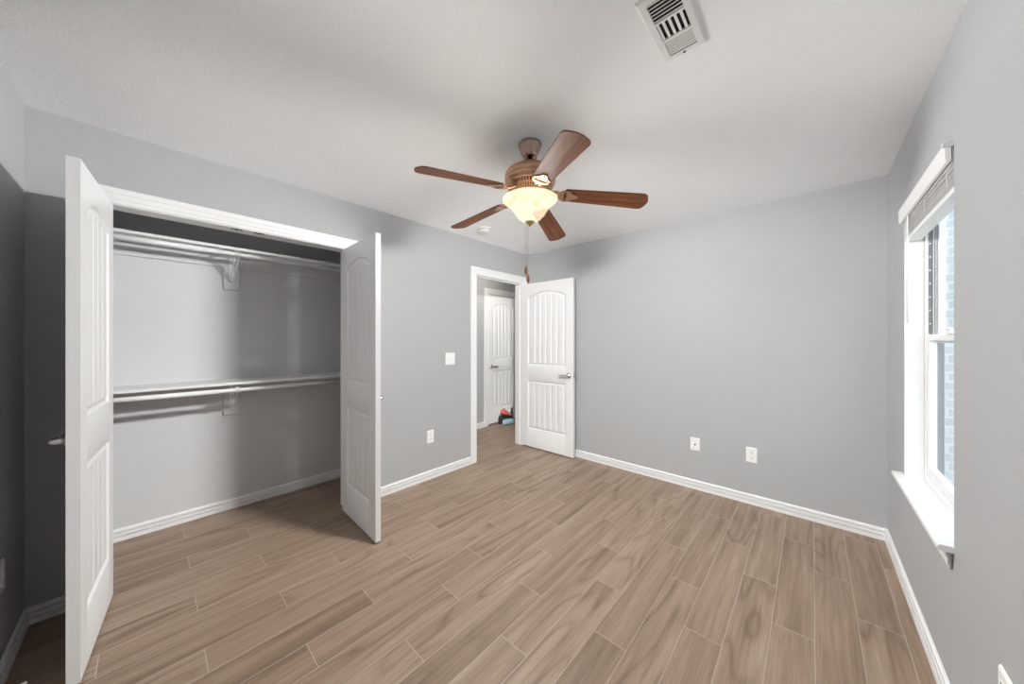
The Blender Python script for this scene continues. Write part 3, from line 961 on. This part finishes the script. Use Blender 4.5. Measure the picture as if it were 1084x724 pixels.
# ------------------------------------------------------------------ ceiling register
VX0, VX1, VY0, VY1 = -0.432, -0.282, 1.070, 1.380
v = empty('ceiling_vent', ((VX0 + VX1) / 2, (VY0 + VY1) / 2, H)); tag(v, 'white metal air register on the ceiling with three louver banks', 'vent')
cx_, cy_ = (VX0 + VX1) / 2, (VY0 + VY1) / 2
def vb(bm): bmesh.ops.translate(bm, verts=bm.verts[:], vec=(-cx_, -cy_, -H)); return bm
ix0, ix1, iy0, iy1 = VX0 + 0.028, VX1 - 0.028, VY0 + 0.028, VY1 - 0.030
bm = bmesh.new()
zt, zb = H - 0.0002, H - 0.008
FR = [(0.0, zt), (0.004, zb + 0.002), (0.008, zb), (0.028, zb - 0.001), (0.028, zt)]
def fr_node(sx_, sy_):
    def f(d, z):
        return ((VX0 + d) if sx_ < 0 else (VX1 - d), (VY0 + d) if sy_ < 0 else (VY1 - d), z)
    return f
sweep(bm, FR, [fr_node(-1, -1), fr_node(1, -1), fr_node(1, 1), fr_node(-1, 1), fr_node(-1, -1)])
d1, d2 = iy0 + (iy1 - iy0) * 0.345, iy0 + (iy1 - iy0) * 0.685
for d in (d1, d2):
    add_box(bm, (ix0, d - 0.004, zb - 0.001), (ix1, d + 0.004, zt))
link('register_frame', vb(bm), M['white_metal'], v)
link('duct_opening', vb(box((ix0 - 0.001, iy0 - 0.001, H - 0.0012), (ix1 + 0.001, iy1 + 0.001, H - 0.0004))), M['dark'], v)
def louver_x(y, tilt, wd=0.016):
    bm = bmesh.new()
    add_box(bm, (ix0, -wd / 2, -0.0006), (ix1, wd / 2, 0.0006))
    bmesh.ops.transform(bm, matrix=Matrix.Translation((0, y, H - 0.0062)) @ Matrix.Rotation(tilt, 4, 'X'), verts=bm.verts[:])
    link('louver', vb(bm), M['white_metal'], v)
def louver_y(x, y0, y1, tilt, wd=0.010):
    bm = bmesh.new()
    add_box(bm, (-wd / 2, y0, -0.0006), (wd / 2, y1, 0.0006))
    bmesh.ops.transform(bm, matrix=Matrix.Translation((x, 0, H - 0.0060)) @ Matrix.Rotation(tilt, 4, 'Y'), verts=bm.verts[:])
    link('louver', vb(bm), M['white_metal'], v)
for k in range(6):
    louver_x(d2 + 0.004 + (iy1 - d2 - 0.004) * (k + 0.5) / 6, math.radians(-14), 0.0082)
for k in range(6):
    louver_x(iy0 + (d1 - 0.004 - iy0) * (k + 0.5) / 6, math.radians(26), 0.0078)
for k in range(5):
    louver_y(ix0 + (ix1 - ix0) * (k + 0.3) / 5, d1 + 0.004, d2 - 0.004, math.radians(14), 0.0095)
bm = bmesh.new()
add_box(bm, (cx_ - 0.004, VY1 - 0.019, zb - 0.004), (cx_ + 0.004, VY1 - 0.013, zb), 0, 0.001)
link('damper_lever', vb(bm), M['slot'], v)

# ------------------------------------------------------------------ smoke detector
sd = empty('smoke_detector', (-2.392, 2.228, H)); tag(sd, 'round white smoke detector on the ceiling near the doorway', 'smoke detector')
link('base_ring', lathe([(0.0, 0.0), (0.070, 0.0), (0.071, -0.010), (0.066, -0.014), (0.0, -0.014)], n=40), M['white_plastic'], sd)
link('sensor_dome', lathe([(0.060, -0.014), (0.060, -0.022), (0.052, -0.034), (0.036, -0.040), (0.0, -0.041)], n=40), M['white_plastic'], sd)
bm = bmesh.new()
for k in range(20):
    a = 2 * PI * k / 20
    vs = add_box(bm, (0.0585, -0.006, -0.0205), (0.0610, 0.006, -0.0165))
    bmesh.ops.rotate(bm, verts=vs, cent=(0, 0, 0), matrix=Matrix.Rotation(a, 3, 'Z'))
link('vent_slots', bm, M['slot'], sd)['kind'] = 'stuff'

# ------------------------------------------------------------------ wall plates; local frame: x along wall, y out of wall, z up
def plate_base(name, label, cat, group, loc, rz, w_, h_):
    r = empty(name, loc, rz); tag(r, label, cat, group)
    bm = bmesh.new()
    o_ = [(-w_ / 2, -h_ / 2), (w_ / 2, -h_ / 2), (w_ / 2, h_ / 2), (-w_ / 2, h_ / 2)]
    a = [bm.verts.new((x, 0.0, z)) for x, z in o_]
    b = [bm.verts.new((x * (1 - 0.004 / w_ * 2), 0.0065, z * (1 - 0.004 / h_ * 2))) for x, z in o_]
    bm.faces.new(a); bm.faces.new(b)
    for i in range(4):
        bm.faces.new((a[i], a[(i + 1) % 4], b[(i + 1) % 4], b[i]))
    bmesh.ops.bevel(bm, geom=[e for e in bm.edges if all(v.co.y > 0.001 for v in e.verts)], offset=0.0018, segments=2, affect='EDGES')
    link('cover_plate', bm, M['white_plastic'], r)
    return r
def screw(r, x, z):
    bm = lathe([(0.0032, 0.0064), (0.0032, 0.0074), (0.001, 0.0078)], center=(x, 0, z), axis='Y', n=12)
    link('screw', bm, M['white_plastic'], r)
def outlet(label, loc, rz):
    r = plate_base('electrical_outlet', label, 'outlet', 'duplex wall outlets', loc, rz, 0.076, 0.122)
    for z in (0.0225, -0.0225):
        bm = bmesh.new()
        pts = []
        for k in range(24):
            a = 2 * PI * k / 24
            pts.append((0.0170 * math.cos(a), max(-0.0135, min(0.0135, 0.0170 * math.sin(a)))))
        add_prism(bm, pts, 0.0064, 0.0085, M4=Matrix.Translation((0, 0, z)) @ Matrix(((1, 0, 0, 0), (0, 0, 1, 0), (0, 1, 0, 0), (0, 0, 0, 1))))
        f = link('receptacle', bm, M['white_plastic'], r)
        bm = bmesh.new()
        add_box(bm, (-0.0085, 0.0082, z + 0.000), (-0.0055, 0.0089, z + 0.009)); add_box(bm, (0.0055, 0.0082, z + 0.001), (0.0080, 0.0089, z + 0.008))
        add_lathe(bm, [(0.0028, 0.0082), (0.0028, 0.0089)], center=(0, 0, z - 0.007), axis='Y', n=12)
        link('socket_slots', bm, M['slot'], f)
    screw(r, 0, 0)
    return r
outlet('white outlet low on the wall below the light switch', (XL, 1.830, 0.405), -PI / 2)
outlet('white outlet low on the far wall toward the window', (-0.3635, YF, 0.3985), PI)
outlet('white outlet on the window wall, only its top corner in frame', (XR, 1.496, 0.410), PI / 2)
outlet('white outlet at frame edge on the shadowed wall behind the closet door', (-2.352, YR, 0.408), 0)
r = plate_base('cable_plate', 'white coaxial cable plate low on the far wall beside the door', 'wall plate', None, (-0.7775, YF, 0.3995), PI, 0.078, 0.118)
link('coax_jack', lathe([(0.0062, 0.0064), (0.0062, 0.010), (0.0045, 0.0105), (0.0045, 0.014), (0.0, 0.014)], axis='Y', n=16), M['slot'], r)
screw(r, 0, 0.042); screw(r, 0, -0.042)
r = plate_base('light_switch', 'white double toggle light switch beside the doorway casing', 'light switch', None, (XL, 2.0665, 1.148), -PI / 2, 0.118, 0.122)
for x in (-0.023, 0.023):
    bm = box((x - 0.0055, 0.0062, -0.013), (x + 0.0055, 0.0070, 0.013))
    link('switch_slot', bm, M['slat'], r)
    bm = bmesh.new()
    s = 1 if x > 0 else -1
    vs = [bm.verts.new(p) for p in ((x - 0.0045, 0.0066, -0.010), (x + 0.0045, 0.0066, -0.010), (x + 0.0045, 0.0066, 0.010), (x - 0.0045, 0.0066, 0.010),
                                    (x - 0.004, 0.0165, s * 0.006 - 0.004), (x + 0.004, 0.0165, s * 0.006 - 0.004), (x + 0.004, 0.0165, s * 0.006 + 0.004), (x - 0.004, 0.0165, s * 0.006 + 0.004))]
    for q in ((0, 3, 2, 1), (4, 5, 6, 7), (0, 1, 5, 4), (1, 2, 6, 5), (2, 3, 7, 6), (3, 0, 4, 7)):
        bm.faces.new([vs[i] for i in q])
    link('toggle', bm, M['white_plastic'], r)
    screw(r, x, 0.030); screw(r, x, -0.030)

# ------------------------------------------------------------------ door stop on the rear baseboard
ds = empty('door_stop', (-2.19, YR + 0.0135, 0.046)); tag(ds, 'small door stop with white tip on the baseboard in dark corner', 'door stop')
link('mount', lathe([(0.0, 0.0), (0.010, 0.0), (0.010, 0.003), (0.006, 0.006), (0.0, 0.006)], axis='Y', n=16), M['nickel'], ds)
pts = []
for k in range(0, 120):
    a = k * 2 * PI / 10
    pts.append((0.0045 * math.cos(a), 0.005 + 0.052 * k / 119, 0.0045 * math.sin(a)))
link('spring', tube(pts, 0.0011, n=5), M['nickel'], ds)
link('tip', lathe([(0.0, 0.055), (0.0065, 0.055), (0.0075, 0.060), (0.0070, 0.068), (0.004, 0.071), (0.0, 0.0715)], axis='Y', n=16), M['white_plastic'], ds)

# ------------------------------------------------------------------ things on the hall floor by the hall door
def blob(parts, mat, name, parent=None, sub=2):
    """smooth body from skinned-looking stacked ellipses: parts = list of (center, rx, ry, rz)"""
    bm = bmesh.new()
    for (c, rx, ry, rz) in parts:
        r = bmesh.ops.create_icosphere(bm, subdivisions=3, radius=1.0)
        bmesh.ops.scale(bm, vec=(rx, ry, rz), verts=r['verts'])
        bmesh.ops.translate(bm, vec=c, verts=r['verts'])
    for f in bm.faces: f.smooth = True
    return link(name, bm, mat, parent)
def loft(sections, name, mat, parent=None, n=20):
    """sections: (x, half_width, z0, z1, power)"""
    bm = bmesh.new(); rings = []
    for x, hw, z0, z1, pw in sections:
        ring = []
        for k in range(n):
            a = 2 * PI * k / n
            c, s = math.cos(a), math.sin(a)
            yy = hw * math.copysign(abs(c) ** pw, c); zz = (z0 + z1) / 2 + (z1 - z0) / 2 * math.copysign(abs(s) ** pw, s)
            ring.append(bm.verts.new((x, yy, zz)))
        rings.append(ring)
    for a, b in zip(rings, rings[1:]):
        for k in range(n):
            f = bm.faces.new((a[k], a[(k + 1) % n], b[(k + 1) % n], b[k])); f.smooth = True
    bm.faces.new(rings[0]); bm.faces.new(rings[-1])
    return link(name, bm, mat, parent)
t = empty('slipper', (-3.60, 3.775, 0.0), 1.22); tag(t, 'light blue rounded slipper on the hall floor by the closed door', 'slipper')
loft([(-0.012, 0.030, 0.004, 0.060, 0.7), (0.0, 0.040, 0.0, 0.078, 0.7), (0.05, 0.043, 0.0, 0.086, 0.7), (0.12, 0.043, 0.0, 0.082, 0.7), (0.20, 0.047, 0.0, 0.078, 0.7), (0.25, 0.044, 0.0, 0.066, 0.7), (0.275, 0.028, 0.004, 0.046, 0.7)], 'shoe_body', M['blue_toy'], t)
loft([(-0.017, 0.024, 0.012, 0.052, 0.8), (-0.012, 0.031, 0.006, 0.062, 0.8), (0.012, 0.0425, 0.002, 0.081, 0.8)], 'pale_heel', M['pale_rubber'], t)
t = empty('bag', (-3.685, 3.80, 0.0), PI / 2); tag(t, 'small black fabric bag against the hall door behind blue slipper', 'bag')
loft([(-0.05, 0.020, 0.0, 0.085, 0.7), (-0.03, 0.032, 0.0, 0.125, 0.7), (0.04, 0.036, 0.0, 0.115, 0.7), (0.12, 0.036, 0.0, 0.092, 0.7), (0.195, 0.034, 0.0, 0.068, 0.7), (0.218, 0.030, 0.0, 0.075, 0.7), (0.235, 0.026, 0.0, 0.17, 0.7), (0.262, 0.018, 0.0, 0.165, 0.7)], 'bag_body', M['black_toy'], t)
bm = tube(smooth_path([(0.240, 0.0, 0.150), (0.238, 0.0, 0.205), (0.258, 0.0, 0.205), (0.256, 0.0, 0.15)], 6), 0.010, n=8)
link('strap', bm, M['black_toy'], t)
t = empty('shoe', (-3.672, 3.80, 0.138), PI / 2); t.rotation_euler = (0, math.radians(17), PI / 2)
tag(t, 'coral red shoe lying tilted on top of the black bag', 'shoe')
loft([(-0.030, 0.018, 0.030, 0.064, 0.8), (-0.015, 0.034, 0.014, 0.086, 0.8), (0.03, 0.038, 0.012, 0.100, 0.8), (0.08, 0.038, 0.012, 0.088, 0.8), (0.14, 0.040, 0.012, 0.066, 0.8), (0.185, 0.034, 0.012, 0.052, 0.8), (0.205, 0.018, 0.016, 0.040, 0.8)], 'shoe_upper', M['coral_toy'], t)
loft([(-0.028, 0.024, 0.004, 0.016, 0.8), (-0.012, 0.035, 0.002, 0.018, 0.8), (0.08, 0.037, 0.002, 0.018, 0.8), (0.15, 0.040, 0.002, 0.018, 0.8), (0.195, 0.030, 0.003, 0.018, 0.8)], 'shoe_sole', M['black_toy'], t)
bm = bmesh.new(); add_lathe(bm, [(0.016, 0.0), (0.019, 0.006), (0.013, 0.010), (0.010, 0.004)], center=(0.022, 0, 0.097), n=20)
link('shoe_opening', bm, M['black_toy'], t)

# ------------------------------------------------------------------ hall ceiling lamp (out of sight of the photograph)
hl = empty('hall_ceiling_lamp', (-3.22, 3.25, H)); tag(hl, 'round flush ceiling lamp in the hall beyond the doorway', 'ceiling lamp')
link('lamp_base', lathe([(0.0, 0.0), (0.13, 0.0), (0.135, -0.02), (0.128, -0.028), (0.0, -0.028)], n=40), M['nickel'], hl)
L = bpy.data.lights.new('hall_bulb', 'POINT'); L.energy = HALL; L.color = (1.0, 0.95, 0.88); L.shadow_soft_size = 0.07
lo = bpy.data.objects.new('hall_bulb', L); COL.objects.link(lo); lo.parent = hl; lo.location = (0, 0, -0.12)
bm = bmesh.new()
add_lathe(bm, [(0.125, -0.028), (0.122, -0.05), (0.10, -0.078), (0.06, -0.096), (0.0, -0.10)], n=40, cap=False)
link('lamp_shade', bm, M['bowl'], hl)
